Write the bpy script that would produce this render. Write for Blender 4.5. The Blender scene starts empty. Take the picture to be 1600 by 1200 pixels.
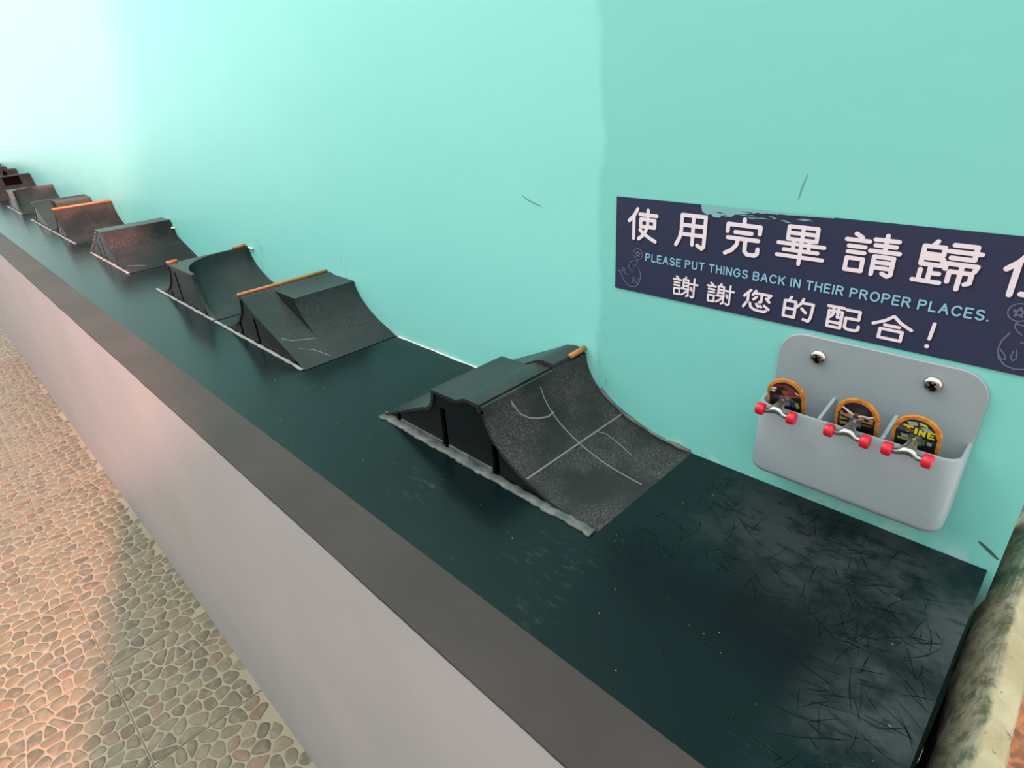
import bpy, bmesh, math, random
from mathutils import Vector, Matrix, noise

# ------------------------------------------------------------------ camera / light
S = 0.38            # one working unit in metres (tile = 0.79 units = 30 cm)
ZF = 1.853          # floor lies 1.853 units below the ledge top
def W(x, y, z): return (x*S, y*S, (z+ZF)*S)

scene = bpy.context.scene
COL = scene.collection
cam = bpy.data.cameras.new('camera'); camo = bpy.data.objects.new('camera', cam); COL.objects.link(camo)
cam.sensor_fit = 'HORIZONTAL'; cam.sensor_width = 36.0; cam.lens = 936.787/1600*36.0
cam.clip_start = 0.01; cam.clip_end = 200
RC = Matrix(((0.70915, -0.283316, 0.645631), (0.702524, 0.361497, -0.613009), (-0.059718, 0.888286, 0.455392)))
camo.matrix_world = Matrix.Translation(W(0, -1.35908, 1.0)) @ RC.to_4x4()
scene.camera = camo

world = bpy.data.worlds.new('world'); scene.world = world; world.use_nodes = True
bg = world.node_tree.nodes['Background']
bg.inputs[0].default_value = (0.97, 1.0, 0.985, 1); bg.inputs[1].default_value = 1.62

def area(name, loc, target, size, power, color=(1,1,1), sy=None):
    l = bpy.data.lights.new(name, 'AREA'); l.energy = power; l.color = color
    l.shape = 'RECTANGLE'; l.size = size*S; l.size_y = (sy or size)*S
    o = bpy.data.objects.new(name, l); COL.objects.link(o); o.location = W(*loc)
    o.rotation_euler = (Vector(W(*target))-Vector(W(*loc))).to_track_quat('-Z', 'Y').to_euler()
    return o
area('ceiling_lamp', (-4.2, -1.6, 4.6), (-4.2, -0.9, 0), 5.0, 20, (1.0, 0.98, 0.95), 0.8)
area('daylight_far_end', (-26, -2.5, 2.5), (-6, -0.4, 0.3), 7, 40, (0.97, 0.99, 1.0), 6)
# low warm light from behind the photographer, cut off along a slanting edge
sp = bpy.data.lights.new('warm_lamp', 'SPOT'); sp.energy = 4600; sp.color = (1.0, 0.40, 0.33)
sp.spot_size = math.radians(60); sp.spot_blend = 0.06; sp.shadow_soft_size = 0.02
spo = bpy.data.objects.new('warm_lamp', sp); COL.objects.link(spo)
_ap = Vector((9, -2.6, 2.89)); _n = Vector((-.269, -.857, .48)).normalized()
_d = (Vector((-3.2, -1.15, -1.3))-_ap).normalized(); _d = (_d - _n*_d.dot(_n)).normalized()
_ax = _d*math.cos(math.radians(30)) + _n*math.sin(math.radians(30))
spo.location = W(*_ap); spo.rotation_euler = _ax.to_track_quat('-Z', 'Y').to_euler()

vs = scene.view_settings
scene.display_settings.display_device = 'sRGB'
vs.view_transform = 'Standard'; vs.look = 'None'; vs.exposure = 0.05; vs.gamma = 1.0; vs.use_curve_mapping = False

# ------------------------------------------------------------------ helpers
ORG = {}
def mk(name, verts, faces, mats=None, parent=None, smooth=False, mi=None):
    o0 = ORG.get(parent.name, (0, 0, 0)) if parent else (0, 0, 0)
    me = bpy.data.meshes.new(name)
    me.from_pydata([((v[0]-o0[0])*S, (v[1]-o0[1])*S, (v[2]-o0[2])*S) for v in verts], [], faces)
    if mats is not None:
        for m in (mats if isinstance(mats, (list, tuple)) else [mats]): me.materials.append(m)
    if mi: me.polygons.foreach_set('material_index', mi)
    bm = bmesh.new(); bm.from_mesh(me); bmesh.ops.recalc_face_normals(bm, faces=bm.faces); bm.to_mesh(me); bm.free()
    if smooth: me.polygons.foreach_set('use_smooth', [True]*len(me.polygons))
    me.update()
    o = bpy.data.objects.new(name, me); COL.objects.link(o)
    if parent:
        o.parent = parent; ORG[o.name] = o0
    else:
        o.location = W(0, 0, 0); ORG[o.name] = (0, 0, 0)
    return o
def autosmooth(o, deg=35):
    me = o.data
    me.polygons.foreach_set('use_smooth', [True]*len(me.polygons))
    me.set_sharp_from_angle(angle=math.radians(deg))
def empty(name, x, y, z):
    o = bpy.data.objects.new(name, None); COL.objects.link(o); o.location = W(x, y, z)
    o.empty_display_size = .02; ORG[o.name] = (x, y, z); return o
def tag(o, label=None, cat=None, group=None, kind=None):
    if label: o['label'] = label
    if cat: o['category'] = cat
    if group: o['group'] = group
    if kind: o['kind'] = kind
    return o
class MB:
    def __init__(s): s.v = []; s.f = []; s.m = []
    def add(s, v, f, m=0):
        b = len(s.v); s.v += [tuple(p) for p in v]; s.f += [tuple(i+b for i in q) for q in f]; s.m += [m]*len(f); return s
    def box(s, x0, x1, y0, y1, z0, z1, m=0):
        v = [(x, y, z) for z in (z0, z1) for y in (y0, y1) for x in (x0, x1)]
        return s.add(v, [(0,2,3,1), (4,5,7,6), (0,1,5,4), (1,3,7,5), (3,2,6,7), (2,0,4,6)], m)
    def tube(s, pts, r, n=10, m=0, caps=True):
        pts = [Vector(p) for p in pts]; rr = r if isinstance(r, (list, tuple)) else [r]*len(pts)
        v = []; f = []
        for i, p in enumerate(pts):
            t = (pts[min(i+1, len(pts)-1)]-pts[max(i-1, 0)]).normalized()
            a = t.cross(Vector((0, 0, 1)) if abs(t.z) < .9 else Vector((1, 0, 0))).normalized(); b = t.cross(a)
            for k in range(n):
                w = 2*math.pi*k/n; v.append(p + (a*math.cos(w)+b*math.sin(w))*rr[i])
        for i in range(len(pts)-1):
            for k in range(n):
                f.append((i*n+k, i*n+(k+1) % n, (i+1)*n+(k+1) % n, (i+1)*n+k))
        if caps: f.append(tuple(range(n))[::-1]); f.append(tuple((len(pts)-1)*n+k for k in range(n)))
        return s.add(v, f, m)
    def prism(s, poly, y0, y1, m=0):           # polygon in (x,z), extruded along y
        n = len(poly); v = [(x, y0, z) for x, z in poly]+[(x, y1, z) for x, z in poly]
        f = [tuple(range(n)), tuple(range(2*n-1, n-1, -1))]+[(i, (i+1) % n, n+(i+1) % n, n+i) for i in range(n)]
        return s.add(v, f, m)
    def build(s, name, mats, parent=None, smooth=False): return mk(name, s.v, s.f, mats, parent, smooth, s.m)

# ------------------------------------------------------------------ materials
def mat(name, color=(.5, .5, .5), rough=.5, metal=0, spec=.5):
    m = bpy.data.materials.new(name); m.use_nodes = True
    b = m.node_tree.nodes['Principled BSDF']
    b.inputs['Base Color'].default_value = (*color, 1); b.inputs['Roughness'].default_value = rough
    b.inputs['Metallic'].default_value = metal; b.inputs['Specular IOR Level'].default_value = spec
    return m
class NT:
    """small node-graph helper"""
    def __init__(s, m): s.t = m.node_tree; s.b = s.t.nodes['Principled BSDF']
    def n(s, typ, **k):
        o = s.t.nodes.new(typ)
        for a, b in k.items(): setattr(o, a, b)
        return o
    def l(s, a, b): s.t.links.new(a, b)
    def pos(s): return s.n('ShaderNodeNewGeometry').outputs['Position']
    def mapv(s, vec, scale=(1, 1, 1), loc=(0, 0, 0), rot=(0, 0, 0)):
        o = s.n('ShaderNodeMapping'); o.inputs['Scale'].default_value = scale; o.inputs['Location'].default_value = loc
        o.inputs['Rotation'].default_value = rot; s.l(vec, o.inputs[0]); return o.outputs[0]
    def noise(s, vec, scale, detail=4, rough=.55, dist=0):
        o = s.n('ShaderNodeTexNoise'); s.l(vec, o.inputs['Vector']); o.inputs['Scale'].default_value = scale
        o.inputs['Detail'].default_value = detail; o.inputs['Roughness'].default_value = rough; o.inputs['Distortion'].default_value = dist
        return o.outputs[0]
    def math(s, op, a, b=None, c=None, clamp=False):
        o = s.n('ShaderNodeMath', operation=op, use_clamp=clamp)
        for i, x in enumerate((a, b, c)):
            if x is None: continue
            if isinstance(x, (int, float)): o.inputs[i].default_value = x
            else: s.l(x, o.inputs[i])
        return o.outputs[0]
    def ramp(s, x, lo, hi, a=0., b=1.):
        o = s.n('ShaderNodeMapRange', interpolation_type='SMOOTHSTEP'); s.l(x, o.inputs[0])
        for i, q in enumerate((lo, hi, a, b)): o.inputs[i+1].default_value = q
        return o.outputs[0]
    def mix(s, f, a, b):
        o = s.n('ShaderNodeMix', data_type='RGBA')
        if isinstance(f, (int, float)): o.inputs[0].default_value = f
        else: s.l(f, o.inputs[0])
        for x, i in ((a, 6), (b, 7)):
            if isinstance(x, tuple): o.inputs[i].default_value = (*x, 1) if len(x) == 3 else x
            else: s.l(x, o.inputs[i])
        return o.outputs[2]
    def sep(s, v):
        o = s.n('ShaderNodeSeparateXYZ'); s.l(v, o.inputs[0]); return o.outputs
    def bump(s, h, strength=.2, dist=.002):
        o = s.n('ShaderNodeBump'); o.inputs['Strength'].default_value = strength; o.inputs['Distance'].default_value = dist
        s.l(h, o.inputs['Height']); s.l(o.outputs[0], s.b.inputs['Normal'])
    def color(s, c): s.l(c, s.b.inputs['Base Color'])
    def rough(s, c): s.l(c, s.b.inputs['Roughness'])

M = {}
# mint wall paint: darker tone right of a wavy upright edge, scuffs above the ramps
def wall_mat():
    m = mat('mint_paint', rough=.42); g = NT(m); P = g.pos(); X, Y, Z = g.sep(P)
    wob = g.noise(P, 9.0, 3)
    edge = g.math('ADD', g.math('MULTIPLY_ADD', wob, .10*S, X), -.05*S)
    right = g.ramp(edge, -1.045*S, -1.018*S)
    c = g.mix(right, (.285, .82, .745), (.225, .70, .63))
    big = g.noise(P, 2.2, 5)
    c = g.mix(g.ramp(big, .35, .75, 0, .16), c, (.21, .66, .63))
    sm = None                                               # grey skid smears where the ramps touch the wall
    for x, w in ((-2.50, .05), (-3.45, .06), (-4.86, .06), (-6.25, .07), (-7.05, .07), (-8.7, .08), (-10.1, .08), (-1.02, .03)):
        dx = g.math('DIVIDE', g.math('SUBTRACT', X, x*S), w*S)
        e = g.math('SUBTRACT', 1.0, g.math('MULTIPLY', dx, dx), clamp=True)
        sm = e if sm is None else g.math('MAXIMUM', sm, e)
    zz = g.ramp(Z, (.20+ZF)*S, (.36+ZF)*S, 1, 0)
    st = g.ramp(g.noise(g.mapv(P, (14, 14, 5)), 6, 4), .48, .7)
    c = g.mix(g.math('MULTIPLY', g.math('MULTIPLY', sm, zz), g.math('MULTIPLY', st, .55)), c, (.13, .26, .25))
    low = g.math('MULTIPLY', g.ramp(Z, (.0+ZF)*S, (.05+ZF)*S, 1, 0), g.ramp(g.noise(P, 40, 4), .5, .62))
    c = g.mix(g.math('MULTIPLY', low, .5), c, (.55, .78, .72))
    g.color(c)
    g.bump(g.math('ADD', g.noise(P, 7, 4), g.math('MULTIPLY', g.noise(P, 90, 3), .08)), .35, .004)
    return m
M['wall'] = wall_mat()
def ledge_mat():
    m = mat('dark_ledge_paint', rough=.36, spec=.25); g = NT(m); P = g.pos(); X, Y, Z = g.sep(P)
    base = g.mix(g.ramp(g.noise(P, 5, 4), .35, .7), (.0012, .006, .007), (.003, .010, .011))
    # worn, dusty grey patches at the near end and along the wall
    near = g.ramp(X, -.75*S, -.28*S)
    wallside = g.math('MAXIMUM', g.ramp(Y, -.42*S, -.22*S), g.ramp(X, -.22*S, -.08*S))
    patch = g.ramp(g.noise(P, 9, 6, .65), .42, .62)
    crack = g.ramp(g.noise(g.mapv(P, (1, 2.5, 1), (0, 0, 0), (0, 0, .6)), 55, 3, .6), .34, .46, .35, 1)
    wear = g.math('MULTIPLY', g.math('MULTIPLY', near, patch), g.math('MULTIPLY', wallside, crack))
    fine = g.ramp(g.noise(g.mapv(P, (1, 3, 1)), 60, 4, .7), .52, .72)
    mid = g.math('MULTIPLY', g.ramp(g.noise(P, 11, 5, .6), .52, .72), fine)
    c = g.mix(g.math('MULTIPLY', wear, .5), base, (.062, .075, .078))
    c = g.mix(g.math('MULTIPLY', mid, .45), c, (.075, .095, .09))
    speck = g.ramp(g.noise(P, 240, 1), .77, .80)
    c = g.mix(g.math('MULTIPLY', speck, .6), c, (.25, .25, .22))
    g.color(c)
    g.rough(g.math('ADD', .24, g.math('MULTIPLY', g.math('MAXIMUM', wear, mid), .25)))
    g.bump(g.math('ADD', g.noise(P, 30, 4), g.math('MULTIPLY', wear, .6)), .12, .002)
    return m
M['ledge'] = ledge_mat()
def paint(name, a, b, scale, rough, bs=.15, bscale=40):
    m = mat(name, rough=rough); g = NT(m); P = g.pos()
    g.color(g.mix(g.ramp(g.noise(P, scale, 5), .35, .68), a, b)); g.bump(g.noise(P, bscale, 4), bs, .002); return m
M['added_wall'] = paint('added_wall_dark_grey', (.045, .05, .05), (.06, .065, .062), 3, .8)
M['riser'] = paint('pale_grey_plaster', (.415, .455, .475), (.46, .49, .505), 3, .6, .2, 25)

M['strip'] = paint('brown_edge_paint', (.052, .043, .040), (.066, .053, .049), 6, .6); M['strip'].node_tree.nodes['Principled BSDF'].inputs['Specular IOR Level'].default_value = .2
def plastic(name, a, b, dust, rough=.38, amt=.5, spec=.55, grain=420):
    m = mat(name, rough=rough, spec=spec); g = NT(m); P = g.pos()
    c = g.mix(g.ramp(g.noise(P, 8, 4), .35, .7), a, b)
    d = g.math('MULTIPLY', g.ramp(g.noise(P, 14, 5, .6), .38, .62), g.ramp(g.noise(P, grain, 2), .45, .66))
    c = g.mix(g.math('MULTIPLY', d, amt), c, dust); g.color(c)
    g.rough(g.math('ADD', rough, g.math('MULTIPLY', d, .25)))
    g.bump(g.noise(P, 500, 2), .08, .0006); return m
M['ramp'] = plastic('dark_ramp_plastic', (.012, .017, .016), (.021, .022, .021), (.075, .075, .072), .36, .5, .4)
M['worn'] = plastic('worn_ramp_plastic', (.012, .015, .0145), (.019, .019, .0185), (.060, .056, .056), .5, .9, .15)
M['speckled'] = plastic('speckled_ramp_plastic', (.014, .018, .017), (.024, .023, .022), (.125, .112, .110), .5, .85, .3, 800)
M['panel'] = plastic('black_side_plastic', (.004, .009, .009), (.007, .012, .012), (.02, .025, .024), .34, .2, .2)
M['orange'] = paint('orange_coping', (.52, .20, .05), (.42, .15, .035), 60, .45)
M['glue'] = paint('dried_glue', (.30, .31, .30), (.20, .22, .21), 50, .6, .5, 120)
M['glue_dark'] = paint('dirty_glue', (.055, .075, .072), (.15, .16, .15), 45, .55, .6, 120)
M['caulk'] = paint('white_caulk', (.72, .78, .75), (.55, .62, .58), 30, .5, .4, 80)
M['groove'] = mat('scored_line', (.20, .185, .178), .6)
M['seam'] = mat('dark_seam', (.012, .012, .012), .7)
M['scratch'] = mat('pale_scratch', (.26, .29, .27), .6)
M['greybox'] = paint('grey_plastic', (.30, .37, .39), (.33, .39, .41), 12, .38, .05, 300)
M['chrome'] = mat('zinc_screw', (.55, .56, .53), .22, 1.0)
M['slot'] = mat('dark_slot', (.004, .004, .004), 1.0, 0, 0.0)
M['truckmetal'] = mat('cast_truck_metal', (.50, .55, .54), .3, 1.0)
M['wheel'] = mat('red_wheel_plastic', (.62, .012, .035), .28)
M['deckwood'] = paint('orange_deck_edge', (.62, .26, .035), (.42, .14, .015), 160, .4, .3, 400)
M['grip'] = mat('black_grip', (.012, .012, .012), .9)
M['navy'] = paint('navy_vinyl', (.018, .029, .072), (.021, .033, .080), 4, .5, .03, 200)
M['white'] = mat('white_print', (.86, .80, .87), .5)
M['shadowprint'] = mat('dark_print', (.012, .016, .035), .5)
M['bluetext'] = mat('light_blue_print', (.25, .56, .72), .5)
M['faint'] = mat('faint_line_print', (.13, .15, .24), .5)
M['smear'] = mat('mint_smear', (.22, .50, .52), .5)
def stone_mat():
    m = mat('mossy_stone', rough=.85); g = NT(m); P = g.pos(); X, Y, Z = g.sep(P)
    t = g.mix(g.ramp(g.noise(P, 22, 6, .65), .35, .68), (.38, .32, .18), (.50, .44, .28))
    t = g.mix(g.ramp(g.noise(P, 9, 4), .5, .7, 0, .7), t, (.40, .40, .26))
    side = g.math('ADD', X, g.math('MULTIPLY', g.math('SUBTRACT', g.noise(P, 18, 5, .7), .5), .016))
    side = g.math('SUBTRACT', side, g.math('MULTIPLY', Y, -.02))       # moss line drifts along the slab
    k = g.ramp(side, .062*S, .072*S, 1, 0)
    moss = g.mix(g.ramp(g.noise(P, 45, 6, .7), .38, .62), (.085, .10, .05), (.30, .27, .19))
    c = g.mix(k, t, moss)
    pit = g.ramp(g.noise(P, 70, 5, .7), .30, .42)
    c = g.mix(pit, (.085, .07, .04), c); g.color(c)
    g.bump(g.noise(P, 60, 7, .7), .8, .004); return m
M['stone'] = stone_mat()
M['soil'] = paint('red_soil', (.48, .17, .07), (.20, .08, .04), 60, .9, .8, 90)
M['tile'] = paint('pale_tile_mortar', (.28, .252, .175), (.32, .288, .20), 5, .6, .3, 60)
M['grout'] = paint('tile_joint', (.20, .16, .10), (.30, .24, .16), 20, .8)
def pebble_mat():
    m = mat('pebble', rough=.5); g = NT(m); P = g.pos()
    a = g.n('ShaderNodeAttribute', attribute_name='tone')
    c = g.mix(g.ramp(g.noise(P, 55, 4, .6), .45, .65, 0, .55), a.outputs[0], (.24, .215, .14))
    g.color(c); g.bump(g.noise(P, 90, 4), .35, .002); return m
M['pebble'] = pebble_mat()
def far_tile_mat():
    m = mat('far_pebble_tile', rough=.55); g = NT(m); P = g.pos()
    v = g.n('ShaderNodeTexVoronoi', feature='DISTANCE_TO_EDGE'); v.inputs['Scale'].default_value = 36; g.l(P, v.inputs['Vector'])
    w = g.n('ShaderNodeTexVoronoi'); w.inputs['Scale'].default_value = 36; g.l(P, w.inputs['Vector'])
    cc = g.mix(g.sep(w.outputs['Color'])[0], (.13, .125, .075), (.17, .14, .085))
    g.color(g.mix(g.ramp(v.outputs[0], .05, .12), (.30, .285, .20), cc)); return m
M['fartile'] = far_tile_mat()

# ------------------------------------------------------------------ the setting
XL = -30.0
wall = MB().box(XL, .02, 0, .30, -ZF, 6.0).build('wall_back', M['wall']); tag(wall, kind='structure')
wall['label'] = 'mint green painted wall behind the row of ramps'
wf = MB().box(XL+14, 8.0, -6.8, -6.5, -ZF, 2.4).build('added_dark_wall', M['added_wall']); tag(wf, 'added dark grey wall out of view that keeps the ramp sides dark', kind='structure')  # unseen wall, added to darken what the ramps' black side panels reflect
floor = MB().box(XL, 8.0, -6.6, .3, -ZF-.06, -ZF-.006).build('floor', M['grout']); tag(floor, 'tan pebble-patterned tile floor beside the ledge', kind='structure')
ground = MB()
rg = random.Random(4)
gx = [.14+.12*i for i in range(18)]; gy = [-1.6+.12*i for i in range(34)]
gv = [(x, y, -ZF+.03+rg.uniform(-.02, .03)) for y in gy for x in gx]
gf = [(j*18+i, j*18+i+1, (j+1)*18+i+1, (j+1)*18+i) for j in range(33) for i in range(17)]
g_ = mk('ground', gv, gf, M['soil'], None, True); tag(g_, 'reddish earth beyond the stone slab', kind='structure')

def scuff(pts, w, m):
    v = []; f = []
    for i, (x, z) in enumerate(pts):
        q = pts[min(i+1, len(pts)-1)]; o = pts[max(i-1, 0)]; L = math.hypot(q[0]-o[0], q[1]-o[1]); ww = w*(.35+.65*math.sin(math.pi*(i+.5)/len(pts)))
        for sg in (-1, 1): v.append((x-(q[1]-o[1])/L*ww*sg, -.0006, z+(q[0]-o[0])/L*ww*sg))
    mk('scuff_mark', v, [(2*i, 2*i+1, 2*i+3, 2*i+2) for i in range(len(pts)-1)], m, wall)
M['scuff'] = mat('grey_scuff', (.13, .36, .34), .6); M['chip'] = mat('dark_chip', (.06, .12, .09), .7)
scuff([(-1.329, .675), (-1.315, .667), (-1.298, .660), (-1.27, .653), (-1.251, .649)], .0022, M['scuff']); scuff([(-.505, .730), (-.503, .745), (-.500, .760), (-.494, .782)], .0014, M['scuff']); scuff([(-.024, .062), (-.014, .056), (-.005, .050), (.004, .044), (.016, .036)], .0040, M['chip'])

# pebble tiles
T = .79; X0 = -2.575; Y0 = -1.465
def clip(poly, nx, ny, d):
    out = []
    for i in range(len(poly)):
        a = poly[i]; b = poly[(i+1) % len(poly)]
        da = a[0]*nx+a[1]*ny-d; db = b[0]*nx+b[1]*ny-d
        if da <= 0: out.append(a)
        if da*db < 0:
            t = da/(da-db); out.append((a[0]+(b[0]-a[0])*t, a[1]+(b[1]-a[1])*t))
    return out
def pattern(seed):
    r = random.Random(seed); n = 10; pts = []
    for j in range(n+1):
        for i in range(n-1):
            pts.append(((i+.5+r.uniform(-.42, .42)+(.5 if j % 2 else 0))*T/(n-.5), (j+.5+r.uniform(-.40, .40))*T/(n+1)))
    cells = []
    e = .006
    for k, p in enumerate(pts):
        poly = [(e, e), (T-e, e), (T-e, T-e), (e, T-e)]
        for q in pts:
            if q is p: continue
            dx, dy = q[0]-p[0], q[1]-p[1]; L = math.hypot(dx, dy)
            if L > .3: continue
            nx, ny = dx/L, dy/L
            poly = clip(poly, nx, ny, (p[0]+q[0])/2*nx+(p[1]+q[1])/2*ny-r.uniform(.0022, .0052))
            if len(poly) < 3: break
        if len(poly) < 3: continue
        for _ in range(2):                                  # round the corners
            new = []
            for i in range(len(poly)):
                a = poly[i]; b = poly[(i+1) % len(poly)]
                new += [(a[0]*.78+b[0]*.22, a[1]*.78+b[1]*.22), (a[0]*.22+b[0]*.78, a[1]*.22+b[1]*.78)]
            poly = new
            if len(poly) > 14: break
        poly = [q for i, q in enumerate(poly) if math.hypot(q[0]-poly[i-1][0], q[1]-poly[i-1][1]) > .003]
        if len(poly) < 5: continue
        ar = abs(sum(poly[i-1][0]*poly[i][1]-poly[i][0]*poly[i-1][1] for i in range(len(poly))))/2
        if ar < .0006: continue
        cx = sum(q[0] for q in poly)/len(poly); cy = sum(q[1] for q in poly)/len(poly)
        u = r.random()
        base = (.150, .132, .078) if u < .5 else ((.170, .140, .082) if u < .80 else ((.175, .118, .070) if u < .93 else (.125, .118, .080)))
        f = r.uniform(.70, 1.2)
        cells.append((poly, cx, cy, ar, tuple(min(1, x*f) for x in base), r.uniform(.003, .006)))
    return cells
PATS = [pattern(s) for s in (11, 12, 13, 14)]
def pebble_geo(cell, ox, oy, flip):
    poly, cx, cy, ar, colr, h = cell
    def tr(x, y): return (ox+(T-x if flip & 1 else x), oy+(T-y if flip & 2 else y))
    n = len(poly); v = []; zb = -ZF-.001
    for sc, hh in ((1, 0), (.93, .7), (.72, 1.0)):
        for x, y in poly: v.append((*tr(cx+(x-cx)*sc, cy+(y-cy)*sc), zb+h*hh))
    f = []
    for k in (0, 1):
        for i in range(n): f.append((k*n+i, k*n+(i+1) % n, (k+1)*n+(i+1) % n, (k+1)*n+i))
    f.append(tuple(2*n+i for i in range(n)))
    return v, f
def set_tone(o, cols):
    a = o.data.attributes.new('tone', 'FLOAT_COLOR', 'FACE')
    a.data.foreach_set('color', [c for k in cols for c in (*k, 1)])
ccam = Vector((0, -1.35908, 1.0)); RI = RC.transposed()
def px(x, y, z):
    q = RI @ (Vector((x, y, z))-ccam)
    if q.z >= -.05: return None
    return (800+936.787*q.x/-q.z, 600-936.787*q.y/-q.z, -q.z)
cand = []; tiles = {}
rt = random.Random(5)
for iy in range(-3, 1):
    for ix in range(-34, 6):
        ox, oy = X0+ix*T, Y0+iy*T
        if oy+T > -.6 and iy > 0: continue
        detailed = -9.7 < ox and iy >= -1 and ox < -.6
        e = .0035 + rt.uniform(0, .001)
        t = MB().box(ox+e, ox+T-e, oy+e, oy+T-e, -ZF-.01, -ZF).build('tile', M['tile'] if detailed else M['fartile'], floor)
        if not detailed: continue
        pat = PATS[rt.randrange(4)]; flip = rt.randrange(4)
        for c in pat:
            x = ox+(T-c[1] if flip & 1 else c[1]); y = oy+(T-c[2] if flip & 2 else c[2])
            q = px(x, y, -ZF)
            if q is None: continue
            if y > -.925: continue
            vis = -10 < q[0] < 1610 and -10 < q[1] < 1210
            cand.append((c[3]/q[2]**2*(1 if vis else 0), c, ox, oy, flip, t))
cand.sort(key=lambda a: -a[0])
for a, c, ox, oy, flip, t in cand[:300]:
    v, f = pebble_geo(c, ox, oy, flip)
    o = mk('pebble', v, f, M['pebble'], t, True); set_tone(o, [c[4]]*len(f))
rest = MB(); cols = []
for a, c, ox, oy, flip, t in cand[300:]:
    v, f = pebble_geo(c, ox, oy, flip); rest.add(v, f); cols += [c[4]]*len(f)
o = rest.build('pebble_bed', M['pebble'], floor, True); set_tone(o, cols); o['kind'] = 'stuff'

# the ledge
YS, YF, XE = -.776, -.924, .006
led = empty('ledge', -6, -.9, -ZF); tag(led, 'long low ledge with dark glossy top and pale grey front, carrying the ramps', 'ledge')
MB().box(XL, XE, YF, -.001, -ZF+.001, -.012).build('front_block', M['riser'], led)
MB().box(XL, XE, YS, -.001, -.0115, 0).build('top_panel', M['ledge'], led)
nb = 400; rr = random.Random(8); v = []; f = []
for i in range(nb+1):                                       # brown edge with a slightly wavy hand-painted lower line
    x = XL+(XE-XL)*(i/nb)**.45
    w = .004*noise.noise((x*3, 0, 0))+.002*noise.noise((x*11, 3, 0))
    v += [(x, YS+.0006, -.008), (x, YS, .0004), (x, YF-.0015, .0004), (x, YF-.0015, -.006+w)]
for i in range(nb):
    for k in range(3): f.append((i*4+k, i*4+k+1, i*4+k+5, i*4+k+4))
f += [(3, 2, 1, 0), (nb*4, nb*4+1, nb*4+2, nb*4+3)]
mk('edge_strip', v, f, M['strip'], led)
M['hair'] = mat('black_scratch', (.002, .005, .006), .6, 0, .1)
rh = random.Random(77); mb = MB()
for i in range(260):                                       # black scuff scratches on the worn near end
    if rh.random() < .6: x, y = rh.uniform(-.62, -.02), rh.uniform(-.40, -.03)
    else: x, y = rh.uniform(-.17, -.01), rh.uniform(-.74, -.25)
    a = rh.uniform(0, math.pi); L_ = rh.uniform(.02, .10); w = rh.uniform(.0005, .0013); c_ = rh.uniform(-.35, .35); v = []
    for k in range(5):
        t = k/4-.5; aa = a+c_*t; px_, py_ = x+math.cos(aa)*L_*t*2*.5, y+math.sin(aa)*L_*t*2*.5
        ww = w*(1-abs(t)*1.6)
        for sg in (-1, 1): v.append((min(px_-math.sin(aa)*ww*sg, .004), min(py_+math.cos(aa)*ww*sg, -.004), .0002))
    mb.add(v, [(2*k, 2*k+1, 2*k+3, 2*k+2) for k in range(4)])
o = mb.build('scratch_marks', M['hair'], led); o['kind'] = 'stuff'
def lumpy(x0, x1, y0, y1, z, r, seed, n, flat=.6, wob=.35):   # irregular bead of glue or caulk
    rr = random.Random(seed); mb = MB(); pts = []; rad = []
    for i in range(n+1):
        t = i/n; pts.append((x0+(x1-x0)*t, y0+(y1-y0)*t+noise.noise((i*.45, seed*7.3, 0))*r*.4, z)); rad.append(r*(1+wob*1.6*noise.noise((i*.37, seed*3.1, 5))+rr.uniform(-wob, wob)*.25))
    mb.tube(pts, rad, 8); mb.v = [(a, min(b, -.0003), max(z+(c-z)*flat, .0006)) for a, b, c in mb.v]; return mb
for x0, x1, r, sd in ((-2.14, -1.45, .006, 2), (-4.52, -4.0, .007, 3), (-6.0, -5.5, .007, 4)):
    lumpy(x0, x1, -.001, -.001, .001, r, sd, int((x1-x0)*45)).build('caulk_line', M['caulk'], wall, True)

# ------------------------------------------------------------------ ramps
YR = -.447
def qp(x0, x1, h, n=14, z0=0.):              # quarter-pipe: top (x0,h) down to (x1,z0)
    return [(x0+(x1-x0)*t, z0+(h-z0)*(1-math.sqrt(max(0, 1-(1-t)**2)))) for t in [(i/n)**1.5 for i in range(n+1)]]
def zat(prof, x):
    best = 0
    for (a, za), (b, zb) in zip(prof, prof[1:]):
        if a <= x <= b and b > a: best = max(best, za+(zb-za)*(x-a)/(b-a))
    return best
def sheet(mb, prof, y0, y1, t=.011, m=0):
    n = len(prof); nrm = []
    for i in range(n):
        ns = []
        for a, b in ((i-1, i), (i, i+1)):
            if a < 0 or b >= n: continue
            dx, dz = prof[b][0]-prof[a][0], prof[b][1]-prof[a][1]; L = math.hypot(dx, dz) or 1; ns.append((-dz/L, dx/L))
        q = (sum(a[0] for a in ns), sum(a[1] for a in ns)); L = math.hypot(*q) or 1; q = (q[0]/L, q[1]/L)
        k = max(.5, q[0]*ns[0][0]+q[1]*ns[0][1]); nrm.append((q[0]/k, q[1]/k))
    v = []
    for (x, z), (a, b) in zip(prof, nrm):
        lo = (x-a*t, max(z-b*t, -.0005+min(z, .0005)))
        v += [(x, y0, z), (x, y1, z), (lo[0], y1, lo[1]), (lo[0], y0, lo[1])]
    f = []
    for i in range(n-1):
        for k in range(4): f.append((i*4+k, i*4+(k+1) % 4, (i+1)*4+(k+1) % 4, (i+1)*4+k))
    f += [(0, 1, 2, 3), ((n-1)*4+3, (n-1)*4+2, (n-1)*4+1, (n-1)*4)]
    mb.add(v, f, m)
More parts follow.
